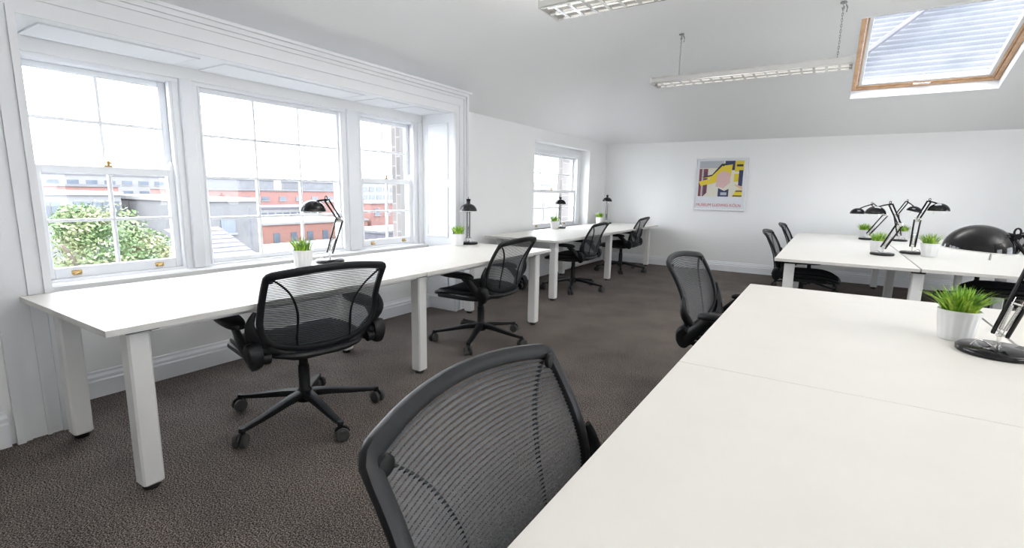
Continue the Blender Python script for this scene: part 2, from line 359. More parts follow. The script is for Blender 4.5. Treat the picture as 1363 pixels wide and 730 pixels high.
# ---------------------------------------------------------------- sash windows
def sash_window(name, x, y0, y1, z0, z1, zm, cols, fixed=False, rows=2):
    """x: inner face of the frame; opening y0..y1, z0..z1; zm: meeting rail height"""
    w_ = empty(name, (x, (y0+y1)/2, z0)); tag(w_, kind='structure')
    off = Vector((x, (y0+y1)/2, z0))
    def P(*a): return (a[0]-off.x, a[1]-off.y, a[2]-off.z)
    def bx(m, a, b, c=.004): m.rbox(P(*a), P(*b), c)
    m = MB(); fw = .045
    bx(m, (x-.14, y0, z0-.03), (x+.01, y0+fw, z1)); bx(m, (x-.14, y1-fw, z0-.03), (x+.01, y1, z1)); bx(m, (x-.141, y0+.001, z1-.035), (x+.0125, y1-.001, z1+.01))
    bx(m, (x-.139, y0+.002, z0-.029), (x+.005, y1-.002, z0))
    bx(m, (x-.03, y0+fw, z0), (x+.012, y0+fw+.016, z1-.035)); bx(m, (x-.03, y1-fw-.016, z0), (x+.012, y1-fw, z1-.035))
    m.build('window_frame', 'gloss', w_)
    def sash(xa, xb, za, zb, rail_b, rail_t, st, nc, nr, nm):
        ya, yb = y0+fw, y1-fw
        m = MB(); bx(m, (xa, ya, za), (xb, ya+st, zb)); bx(m, (xa, yb-st, za), (xb, yb, zb)); bx(m, (xa, ya+st, za), (xb, yb-st, za+rail_b)); bx(m, (xa, ya+st, zb-rail_t), (xb, yb-st, zb))
        s = m.build(nm, 'gloss', w_)
        ga, gb, gza, gzb = ya+st, yb-st, za+rail_b, zb-rail_t; bw = .018; xm = (xa+xb)/2
        for i in range(1, nc):
            yc = ga+(gb-ga)*i/nc
            mm = MB(); mm.rbox(P(xa+.006, yc-bw/2, gza), P(xb-.004, yc+bw/2, gzb), .004); mm.build('glazing_bar', 'gloss', s)
        for i in range(1, nr):
            zc = gza+(gzb-gza)*i/nr
            mm = MB(); mm.rbox(P(xa+.007, ga, zc-bw/2), P(xb-.003, gb, zc+bw/2), .004); mm.build('glazing_bar', 'gloss', s)
        for i in range(nc):
            for j in range(nr):
                a, b = ga+(gb-ga)*i/nc+(bw/2 if i else 0), ga+(gb-ga)*(i+1)/nc-(bw/2 if i < nc-1 else 0)
                c, d = gza+(gzb-gza)*j/nr+(bw/2 if j else 0), gza+(gzb-gza)*(j+1)/nr-(bw/2 if j < nr-1 else 0)
                MB().add([P(xm, a, c), P(xm, b, c), P(xm, b, d), P(xm, a, d)], [(0, 1, 2, 3)]).build('pane', 'glass', s)
        return s
    if fixed:
        sash(x-.06, x-.02, z0, z1-.035, .035, .03, .035, cols, rows, 'fixed_sash')
    else:
        up = sash(x-.11, x-.07, zm-.02, z1-.035, .04, .035, .045, cols, 2, 'upper_sash')
        lo = sash(x-.06, x-.02, z0, zm+.022, .062, .045, .055, cols, 2, 'lower_sash')
        for yy_ in (y0+fw+.022, y1-fw-.022):     # sash horns
            mm = MB(); mm.tube([P(x-.09, yy_, zm-.025), P(x-.09, yy_, zm-.055), P(x-.09, yy_, zm-.08)], [.02, .015, .006], 8); mm.build('sash_horn', 'gloss', up, True)
            mm = MB(); mm.tube([P(x-.04, yy_, zm+.02), P(x-.04, yy_, zm+.05), P(x-.04, yy_, zm+.075)], [.022, .017, .006], 8); mm.build('sash_horn', 'gloss', lo, True)
        yc = (y0+y1)/2
        mm = MB(); mm.rbox(P(x-.05, yc-.022, zm+.022), P(x-.022, yc+.022, zm+.032), .003); mm.lathe([(.008, 0), (.008, .012), (.013, .02), (.006, .03)], 10, P(x-.035, yc+.004, zm+.03)); mm.tube([P(x-.036, yc+.004, zm+.045), P(x-.02, yc+.03, zm+.05)], [.006, .004], 6)
        mm.build('sash_lock', 'brass', lo, True)
        for t in (.24, .76):
            ya = y0+(y1-y0)*t; mm = MB()
            mm.rbox(P(x-.022, ya-.025, z0+.018), P(x-.017, ya+.025, z0+.042), .002)
            mm.tube([P(x-.018, ya-.018, z0+.02), P(x-.002, ya-.013, z0+.024), P(x+.002, ya, z0+.026), P(x-.002, ya+.013, z0+.024), P(x-.018, ya+.018, z0+.02)], .005, 8, sq=(1, 1.3))
            mm.build('sash_lift', 'brass', lo, True)
    return w_
sash_window('window_1', WIN, .845, 1.675, .715, 1.965, 1.345, 2)
sash_window('window_2', WIN, 1.745, 3.02, .715, 1.965, 1.32, 3, fixed=True, rows=4)
sash_window('window_3', WIN, 3.12, 3.925, .715, 1.965, 1.345, 2)
sash_window('window_4', -3.80, 6.25, 8.12, .715, 1.90, 1.285, 3)
m = MB(); m.rbox((-3.84, 6.22, 1.91), (-3.79, 8.20, 2.0), .004); m.rbox((-3.84, 8.12, .70), (-3.79, 8.20, 1.92), .004); tag(m.build('trim_2', 'gloss'), kind='structure')
# mullion piers and sills
m = MB()
m.rbox((-3.86, 1.672, .70), (-3.665, 1.75, 2.0), .006); m.rbox((-3.86, 3.017, .70), (-3.665, 3.123, 2.0), .006)
m.rbox((-3.86, .80, .70), (-3.665, .848, 2.0), .006); m.rbox((-3.86, 3.922, .70), (-3.665, 3.97, 2.0), .006)
tag(m.build('trim_3', 'gloss'), kind='structure')
m = MB(); m.rbox((-3.86, .80, .67), (-3.615, 3.97, .698), .008); tag(m.build('trim_4', 'gloss'), kind='structure')
m = MB(); m.rbox((-3.95, W4Y0, .67), (-3.60, W4Y1, .70), .008); tag(m.build('trim_5', 'gloss'), kind='structure')
# unseen windows added in the right wall as daylight fill
for i, (a, b) in enumerate([(-1.6, .2), (1.6, 3.4), (4.8, 6.6)]):
    m = MB()
    for (p, q) in [((RX+.1, a, .8), (RX+.16, a+.06, 2.1)), ((RX+.1, b-.06, .8), (RX+.16, b, 2.1)), ((RX+.1, a, .8), (RX+.16, b, .86)), ((RX+.1, a, 2.04), (RX+.16, b, 2.1)), ((RX+.1, a, 1.43), (RX+.16, b, 1.47)), ((RX+.1, (a+b)/2-.02, .8), (RX+.16, (a+b)/2+.02, 2.1))]: m.rbox(p, q)
    o = m.build('window_%d' % (5+i), 'gloss'); tag(o, kind='structure')
    MB().add([(RX+.13, a, .8), (RX+.13, b, .8), (RX+.13, b, 2.1), (RX+.13, a, 2.1)], [(0, 1, 2, 3)]).build('pane', 'glass', o)

# ---------------------------------------------------------------- skylights
def skylight(name, x0, x1, y0, y1):
    za, zb = ceil_z(x0, y0), ceil_z(x0, y1)
    ang = math.atan2(zb-za, y1-y0); L = math.hypot(y1-y0, zb-za); W_ = x1-x0
    e = empty(name, (x0, y0, za)); e.rotation_euler = (ang, 0, 0); tag(e, kind='structure')
    D = .13
    m = MB()   # well lining: four boards just outside the hole
    m.box((-.02, -.02, -.004), (0, L+.02, D)); m.box((W_, -.02, -.004), (W_+.02, L+.02, D)); m.box((0, -.02, -.004), (W_, 0, D)); m.box((0, L, -.004), (W_, L+.02, D))
    m.build('well_lining', 'gloss', e)
    fw = .05
    m = MB()
    for a, b in [((0, 0, D-.03), (fw, L, D+.04)), ((W_-fw, 0, D-.03), (W_, L, D+.04)), ((fw, 0, D-.03), (W_-fw, fw, D+.04)), ((fw, L-fw, D-.03), (W_-fw, L, D+.04))]: m.rbox(a, b, .005)
    m.build('window_frame', 'wood', e)
    s0 = fw+.006; sw = .055
    m = MB()
    for a, b in [((s0, s0, D-.01), (s0+sw, L-s0, D+.05)), ((W_-s0-sw, s0, D-.01), (W_-s0, L-s0, D+.05)), ((s0+sw, s0, D-.01), (W_-s0-sw, s0+sw, D+.05)), ((s0+sw, L-s0-sw, D-.01), (W_-s0-sw, L-s0, D+.05))]: m.rbox(a, b, .005)
    sh = m.build('sash', 'gloss', e)
    m = MB()
    for a, b in [((s0, s0, D-.022), (s0+.02, L-s0, D-.008)), ((W_-s0-.02, s0, D-.022), (W_-s0, L-s0, D-.008)), ((s0, L-s0-.02, D-.022), (W_-s0, L-s0, D-.008))]: m.rbox(a, b, .003)
    m.build('sash_lining', 'wood', sh)
    g = s0+sw
    MB().add([(g, g, D+.03), (W_-g, g, D+.03), (W_-g, L-g, D+.03), (g, L-g, D+.03)], [(0, 1, 2, 3)]).build('pane', 'glass', sh)
    m = MB(); m.rbox((W_*.44, L-s0-.030, D-.045), (W_*.56, L-s0-.012, D-.030), .003); m.tube([(W_*.5, L-s0-.02, D-.03), (W_*.53, L-s0-.03, D-.05), (W_*.55, L-s0-.03, D-.05)], .008, 8)
    m.build('handle', 'chrome', sh, True)
    return e
skylight('window_8', SKX0, SKX1, SKY0, SKY1)

# ---------------------------------------------------------------- ceiling light fixtures
def fixture(x0, x1, yc, z, label, up=0):
    L = x1-x0; wd = .30; zb = 0
    e = empty('ceiling_light', ((x0+x1)/2, yc, z)); tag(e, label, 'ceiling light', 'chain-hung fluorescent fittings')
    h = .075; hl = L/2; hw = wd/2
    m = MB(); prof = [(-hw+.02, 0.0), (-hw, .008), (-hw, h-.03), (-hw+.05, h), (hw-.05, h), (hw, h-.03), (hw, .008), (hw-.02, 0.0), (hw-.022, h-.035), (-hw+.022, h-.035)]
    m.loft([[(sx, p, q) for p, q in prof] for sx in (-hl, hl)])
    for sx in (-1, 1): m.rbox((sx*hl-.006, -hw, -.002), (sx*hl+.006, hw, h), .002)
    m.build('housing', 'tray', e)
    for sy in (-1, 1):
        MB().lathe([(.001, -hl+.03), (.012, -hl+.03), (.012, hl-.03), (.001, hl-.03)], 10, (0, sy*.065, .022), axis='x').build('tube', 'tube', e, True)
    m = MB(); m.rbox((-hl+.01, -.006, -.004), (hl-.01, .006, .018), .003)
    for sy in (-1, 1): m.rbox((-hl+.01, sy*(hw-.018)-.005, -.004), (hl-.01, sy*(hw-.018)+.005, .018), .003)
    m.build('louvre_rail', 'louvre', e)
    nb = int(L/.105); bl = None
    for i in range(1, nb):
        x = -hl+L*i/nb
        if bl is None:
            m = MB()
            for sy in (-1, 1):
                a, b = sy*.008, sy*(hw-.022); a, b = min(a, b), max(a, b)
                m.loft([[(-.012, a, -.003), (.012, a, -.003), (.003, a, .012), (-.003, a, .012)], [(-.012, b, -.003), (.012, b, -.003), (.003, b, .012), (-.003, b, .012)]])
            bl = m.build('louvre_blade', 'louvre', e); bl.location.x = x
        else: share(e, bl, loc=(x, 0, 0))
    for sx in (-.50, .39 if L > 1 else .5):
        cx = sx*hl*1.0 if sx > 0 else -hl*.71
        cz = ceil_z((x0+x1)/2+(cx if sx < 0 else hl*.86), yc)-z
        if sx > 0: cx = hl*.86
        m = MB(); n = int((cz-h)/.026)
        for k in range(n):
            zz = h+.012+(cz-h-.02)*k/n; t = 0 if k % 2 else 1
            ring = [(cx+(.007*math.cos(a) if t else 0), (0 if t else .007*math.cos(a)), zz+.017*math.sin(a)) for a in [2*PI*j/8 for j in range(8)]]
            m.tube(ring, .0028, 4, closed=True, up=(.3, .9, .1))
        c = m.build('chain', 'chain', e)
        m = MB(); m.tube(smooth_pts([(cx, 0, cz), (cx, 0, cz-.03), (cx+.012, 0, cz-.045), (cx, 0, cz-.06), (cx-.012, 0, cz-.045)], 4), .004, 6); m.tube([(cx+.02, .0, cz-.02), (cx+.035, .0, cz-.05), (cx+.03, .0, cz-.09)], .006, 6)
        m.lathe([(.001, cz-.01), (.03, cz-.008), (.03, cz+.02)], 12, (cx, 0, 0)); m.build('hook', 'chain', c, True)
    # weak area light added below the tubes as room fill
    ld = bpy.data.lights.new('tube_fill', 'AREA'); ld.shape = 'RECTANGLE'; ld.size = L*.95; ld.size_y = wd*.8; ld.energy = CEIL_FILL_W; ld.color = (1, .97, .93)
    lo = bpy.data.objects.new('tube_fill', ld); col.objects.link(lo); lo.parent = e; lo.location = (0, 0, -.02)
    if not up: return e
    lu = bpy.data.lights.new('ceiling_fill', 'AREA'); lu.shape = 'RECTANGLE'; lu.size = L*.9; lu.size_y = wd*.7; lu.energy = up; lu.color = (1, .98, .95)  # upward area light added above the housing to brighten the ceiling
    l2 = bpy.data.objects.new('ceiling_fill', lu); col.objects.link(l2); l2.parent = e; l2.location = (0, 0, .10); l2.rotation_euler = (PI, 0, 0)
    return e
fixture(-1.86, .07, 3.37, 2.54, 'white hanging fluorescent light at the top edge, cut off by the frame', up=30)
fixture(-1.90, .06, 6.08, 2.54, 'white fluorescent light on two chains beside the skylight')
fixture(2.6, 4.2, 1.2, 2.54, 'added unseen fluorescent light right of the frame, fills the ceiling', up=100)  # unseen fitting added for its upward fill on the ceiling
fixture(-1.0, .9, -.6, 2.54, 'added unseen fluorescent fill light behind the camera')  # unseen fitting added for extra room light

# ---------------------------------------------------------------- desks
LEGH = .70
_leg = None
def desk(name, x0, x1, y0, y1, double, label, ny_=2, lx=None, ly=None):
    e = empty(name, ((x0+x1)/2, (y0+y1)/2, 0)); tag(e, label, 'desk'); cx, cy = (x0+x1)/2, (y0+y1)/2
    nx_ = 2 if double else 1; g = .005 if double else .001
    for i in range(nx_):
        for j in range(ny_):
            xa, xb = x0+(x1-x0)*i/nx_+(g if i else 0), x0+(x1-x0)*(i+1)/nx_-(g if i < nx_-1 else 0)
            ya, yb = y0+(y1-y0)*j/ny_+(.0012 if j else 0), y0+(y1-y0)*(j+1)/ny_-(.0012 if j < ny_-1 else 0)
            t = MB().rbox((xa-cx, ya-cy, .7045), (xb-cx, yb-cy, .73), .0012).build('tabletop', 'desk', e)
            t.data.materials.append(M['edge'])
            for p in t.data.polygons:
                if abs(p.normal.z) < .5: p.material_index = 1
    lx = lx or ([x0+.115, x1-.115] if not double else [x0+.115, cx, x1-.115]); ly = ly or [y0+.13, cy, y1-.13]
    for x in lx:
        for y in ly:
            l = MB().rbox((-.04, -.04, .022), (.04, .04, .685), .008).build('leg', 'leg', e); l.location = (x-cx, y-cy, 0)
            b = MB().rbox((-.046, -.046, .683), (.046, .075 if y < cy else .046, .7035), .004).build('bracket', 'blk', l)
            ft = MB().lathe([(.001, 0), (.03, 0), (.032, .008), (.02, .024), (.001, .024)], 14).build('foot', 'blk', l, True)
    m = MB()
    for x in lx:
        m.rbox((x-cx-.02, ly[0]-cy+.05, .668), (x-cx+.02, ly[-1]-cy-.05, .70), .004)
    m.build('frame_rail', 'leg', e)
    return e
desk('desk', -3.184, -2.182, .67, 4.127, False, 'long white desk under the three bay windows, nearest on the left', lx=[-3.072, -2.300], ly=[.80, 2.44, 4.02])
desk('desk', -3.52, -2.52, 4.90, 8.80, False, 'white desk along the left wall in the far corner, below the single window', ly=[5.10, 6.82, 8.66], lx=[-3.41, -2.655])
desk('desk', -.356, 1.646, -.15, 3.304, True, 'large white double desk filling the bottom right foreground')
desk('desk', -.352, 1.66, 4.864, 8.70, True, 'large white double desk at the back right, in front of the far wall')

# ---------------------------------------------------------------- chairs (facing +x in their own frame)
def lerp_tab(T, t):
    for (a, p), (b, q) in zip(T, T[1:]):
        if t <= b: return p+(q-p)*(t-a)/(b-a)
    return T[-1][1]
def back_pt(u, v_, t=0):
    zb = .495-.018*(1-u*u)+.02*abs(u)**4; zt = .868+.026*(1-u*u)
    z = zb+(zt-zb)*v_
    w_ = lerp_tab([(0, .235), (.06, .266), (.15, .288), (.3, .302), (.6, .300), (1, .300)], v_)
    x = -.262-.145*v_**1.15+.028*math.sin(PI*v_)+.055*u*u*(.5+.5*v_)-t
    return Vector((x, u*w_, z))
def chair_proto():
    e = empty('office_chair')
    # five-star base
    legm = MB(); pts = smooth_pts([(.025, 0, .135), (.12, 0, .128), (.26, 0, .105), (.385, 0, .088)], 4)
    legm.tube(pts, [.034-.018*i/(len(pts)-1) for i in range(len(pts))], 8, sq=(1, .72), power=3)
    legm.lathe([(.001, .066), (.014, .066), (.018, .09), (.014, .1), (.001, .1)], 10, (.39, 0, 0))
    cm = MB()
    for s in (-1, 1):
        cm.lathe([(.001, s*.008), (.026, s*.008), (.034, s*.011), (.036, s*.018), (.034, s*.028), (.026, s*.031), (.012, s*.028), (.001, s*.029)][::s], 16, (0, 0, .037), axis='y')
    hood = MB(); pts = [(.030*math.cos(a)-.0, 0, .037+.036*math.sin(a)) for a in [PI*.05+PI*.8*k/6 for k in range(7)]]
    hood.tube(pts, .011, 6, sq=(1, .7), up=(0, 1, 0)); hood.tube([(0, 0, .05), (0, 0, .09)], .009, 8)
    first = None
    for k in range(5):
        a = PI+k*2*PI/5
        if first is None:
            L0 = legm.build('base_leg', 'blk', e, True); c0 = cm.build('castor', 'rubber', L0, True); c0.location = (.40, 0, 0); c0.rotation_euler = (0, 0, 1.2)
            h0 = hood.build('castor_hood', 'blk', L0, True); h0.location = (.40, 0, 0); h0.rotation_euler = (0, 0, 1.2); first = L0; L0.rotation_euler = (0, 0, a)
        else:
            L1 = share(e, L0, rot=(0, 0, a)); ra = R.uniform(0, 6.28); share(L1, c0, rot=(0, 0, ra)); share(L1, h0, rot=(0, 0, ra))
    MB().lathe([(.001, .095), (.045, .095), (.05, .11), (.05, .145), (.036, .16), (.03, .17), (.03, .30), (.024, .302), (.024, .405), (.001, .405)], 20).build('gas_column', 'blk', e, True)
    # mechanism
    m = MB()
    def rr(hx, hy, z, x0=0, n=20, pw=3.2):
        out = []
        for j in range(n):
            a = 2*PI*j/n; c, s = math.cos(a), math.sin(a)
            out.append((x0+hx*math.copysign(abs(c)**(2/pw), c), hy*math.copysign(abs(s)**(2/pw), s), z))
        return out
    m.loft([rr(.06, .05, .375), rr(.14, .10, .39, -.02), rr(.20, .19, .415, -.02), rr(.22, .21, .428, -.02)])
    m.build('tilt_mechanism', 'blk', e, True)
    # seat: padded slab with waterfall front
    m = MB(); rings = []
    for (k, z) in [(.90, .425), (.985, .432), (1, .448), (.985, .464), (.93, .474), (.6, .478), (.25, .474)]:
        ring = []
        for j in range(36):
            a = 2*PI*j/36; c, s = math.cos(a), math.sin(a)
            x = .03+.30*k*math.copysign(abs(c)**(2/3.6), c); wy = .285-.035*(x < 0)*min(1, abs(x)/.27)
            y = wy*k*math.copysign(abs(s)**(2/3.6), s)
            zz = z-.035*max(0, (x-.12)/.2)**2+.018*(abs(y)/.29)**2
            ring.append((x, y, zz))
        rings.append(ring)
    m.loft(rings); m.build('seat', 'seat', e, True, 60)
    ring = []
    for j in range(40):
        a = 2*PI*j/40; c, s = math.cos(a), math.sin(a)
        x = .03+.305*math.copysign(abs(c)**(2/3.6), c); y = (.292-.035*(x < 0)*min(1, abs(x)/.27))*math.copysign(abs(s)**(2/3.6), s)
        ring.append((x, y, .444-.035*max(0, (x-.12)/.2)**2+.018*(abs(y)/.29)**2))
    MB().tube(ring, .016, 8, closed=True).build('seat_frame', 'blk2', e, True)
    # back: ribs of the woven mesh
    NR, NSG = 44, 14
    m = MB()
    for k in range(NR):
        va, vb = (k+.12)/NR, (k+.74)/NR
        vs = []
        for i in range(NSG+1):
            u = -1+2*i/NSG; vs += [back_pt(u, va, .003), back_pt(u, (va+vb)/2, -.0015), back_pt(u, vb, .003)]
        m.add(vs, [q for i in range(NSG) for q in ((3*i, 3*i+3, 3*i+4, 3*i+1), (3*i+1, 3*i+4, 3*i+5, 3*i+2))])
    mesh = m.build('back_mesh', 'rib', e, True); mesh['kind'] = 'stuff'
    # frame round the mesh
    N = 12
    top = [back_pt(-1+2*i/N, 1.0) for i in range(N+1)]
    right = [back_pt(1, 1-i/N) for i in range(1, N)]
    bot = [back_pt(1-2*i/N, 0) for i in range(N+1)]
    left = [back_pt(-1, i/N) for i in range(1, N)]
    loop = [back_pt(-.992, .965), back_pt(-.97, .99), back_pt(-.92, 1)]+top[1:-1]+[back_pt(.92, 1), back_pt(.97, .99), back_pt(.992, .965)]+right+[back_pt(.93, .012)]+bot[1:-1]+[back_pt(-.93, .012)]+left
    rad = []
    for p in loop: rad.append(.0165 if p.z > .84 else .0145)
    MB().tube(loop, rad, 10, closed=True, up=(1, 0, .3), sq=(1.15, .8), power=2.6).build('back_frame', 'blk2', e, True)
    for s in (-1, 1):
        P_ = smooth_pts([(.96, .96), (.84, .88), (.66, .72), (.53, .52), (.48, .34), (.50, .16), (.56, .0)], 4) if False else None
        ctrl = [Vector((a, b, 0)) for a, b in [(.95, .965), (.82, .88), (.63, .72), (.50, .52), (.46, .34), (.49, .16), (.55, .0)]]
        cs = smooth_pts(ctrl, 4)
        MB().tube([back_pt(s*c.x, max(0, c.y), .006) for c in cs], .0048, 6, sq=(1.3, 1)).build('mesh_seam', 'blk', e, True)
        p = back_pt(s*.93, .955, .012); MB().lathe([(.001, -.004), (.017, -.004), (.019, 0), (.017, .006), (.008, .008), (.001, .008)], 16, (0, 0, 0), axis='x').build('corner_cap', 'blk', e, True)
        o = bpy.data.objects['corner_cap'] if s < 0 else None
    caps = [o for o in bpy.data.objects if o.name.startswith('corner_cap') and o.parent == e]
    for o, s in zip(caps, (-1, 1)):
        o.location = back_pt(s*.93, .945, -.010)
    # carrier hoop behind the lower half
    car = smooth_pts([back_pt(-1.04, .50, -.01)+Vector((0, -.008, 0)), back_pt(-1.08, .25, .0)+Vector((0, -.02, 0)), back_pt(-1.02, .02, .0)+Vector((.03, -.015, -.015)), (-.235, -.15, .447), (-.225, 0, .437), (-.235, .15, .447), back_pt(1.02, .02, .0)+Vector((.03, .015, -.015)), back_pt(1.08, .25, .0)+Vector((0, .02, 0)), back_pt(1.04, .50, -.01)+Vector((0, .008, 0))], 5)
    n = len(car); MB().tube(car, [.008+.021*min(1, math.sin(PI*i/(n-1))*2.2) for i in range(n)], 10, up=(1, 0, .2), sq=(1, .75)).build('back_carrier', 'blk', e, True)
    # arms
    for s in (-1, 1):
        m = MB(); pts = smooth_pts([(-.215, s*.335, .455), (-.19, s*.348, .485), (-.145, s*.356, .535), (-.10, s*.358, .58), (-.06, s*.358, .605)], 4)
        m.tube(pts, [.034, .034, .033, .032, .031, .030, .029, .028, .027, .026, .025, .025, .024, .024, .024, .022, .02][:len(pts)], 10, sq=(.72, 1.15), up=(0, 1, 0)) if False else m.tube(pts, [.036-.014*i/(len(pts)-1) for i in range(len(pts))], 10, sq=(1.1, .65), up=(0, 1, 0))
        a = m.build('armrest', 'blk', e, True)
        m = MB(); rings = []
        for k, z in [(.82, .612), (1, .622), (1, .640), (.9, .650), (.5, .653)]:
            ring = []
            for j in range(24):
                q = 2*PI*j/24; x = .015+.165*k*math.copysign(abs(math.cos(q))**.8, math.cos(q)); wy = .050-.012*max(0, x-.05)/.16
                ring.append((x, s*.355+wy*k*math.copysign(abs(math.sin(q))**.8, math.sin(q)), z-.012+.010*((x-.05)/.16)**2*(1 if x > .05 else -.8)))
            rings.append(ring if s > 0 else ring)
        m.loft(rings); m.build('arm_pad', 'blk', a, True, 60)
        m = MB(); m.tube([(-.222, s*.298, .478), (-.222, s*.322, .478), (-.222, s*.352, .474), (-.222, s*.362, .472)], [.052, .062, .060, .045], 18, sq=(.72, 1.12), up=(0, 0, 1))
        m.tube([(-.222, s*.26, .455), (-.222, s*.31, .46)], .03, 10)
        m.build('arm_pivot', 'blk', e, True)
        m = MB(); pts = smooth_pts([(-.24, s*.285, .50), (-.19, s*.300, .44), (-.06, s*.298, .424), (.10, s*.296, .425), (.22, s*.292, .425)], 3); m.tube(pts, .014, 8, sq=(1, 1.2)); m.build('side_rail', 'blk2', e, True)
    m = MB(); m.tube(smooth_pts([(.02, -.18, .405), (.03, -.26, .40), (.03, -.31, .398)], 3), .006, 6); m.rbox((.01, -.335, .391), (.06, -.30, .405), .004); m.build('lever', 'blk', e, True)
    return e
chair0 = chair_proto(); index_kids()
CH = [
 (-2.355, 1.58, 170, 'black mesh-back office chair at the near left desk, closest to the camera on that side', 'left'),
 (-2.40, 3.30, 184, 'black mesh-back office chair at the far half of the long left desk', 'left'),
 (-2.76, 5.86, 184, 'black mesh-back office chair at the near half of the far corner desk', 'left'),
 (-2.82, 7.80, 184, 'black mesh-back office chair nearest the far corner of the room on the left', 'left'),
 (-.195, .765, 2, 'large grey mesh chair back in the foreground, tucked against the nearest double desk', 'mid'),
 (-.36, 3.10, -5, 'grey mesh chair back at the far corner of the nearest double desk', 'mid'),
 (-.16, 6.05, 0, 'dark mesh chair left of the back double desk, nearer of the two', 'back'),
 (-.14, 7.80, 0, 'dark mesh chair left of the back double desk, closest to the far wall', 'back'),
 (1.50, 6.25, 180, 'dark chair tucked under the right side of the back double desk, behind the big lamp', 'back'),
 (1.62, 8.05, 176, 'dark mesh chair at the right edge of the picture by the far wall', 'back'),
 (1.50, .90, 180, 'black mesh chair on the right side of the nearest desk, outside the frame', 'mid'),
]
for i, (x, y, a, lab, g) in enumerate(CH[:10]):
    c = chair0 if i == 0 else copy_tree(chair0)
    c.location = (x, y, 0); c.rotation_euler = (0, 0, math.radians(a)); tag(c, lab, 'chair', {'left': 'office chairs at the left wall desks', 'mid': 'office chairs at the nearest double desk', 'back': 'office chairs at the back double desk'}[g])

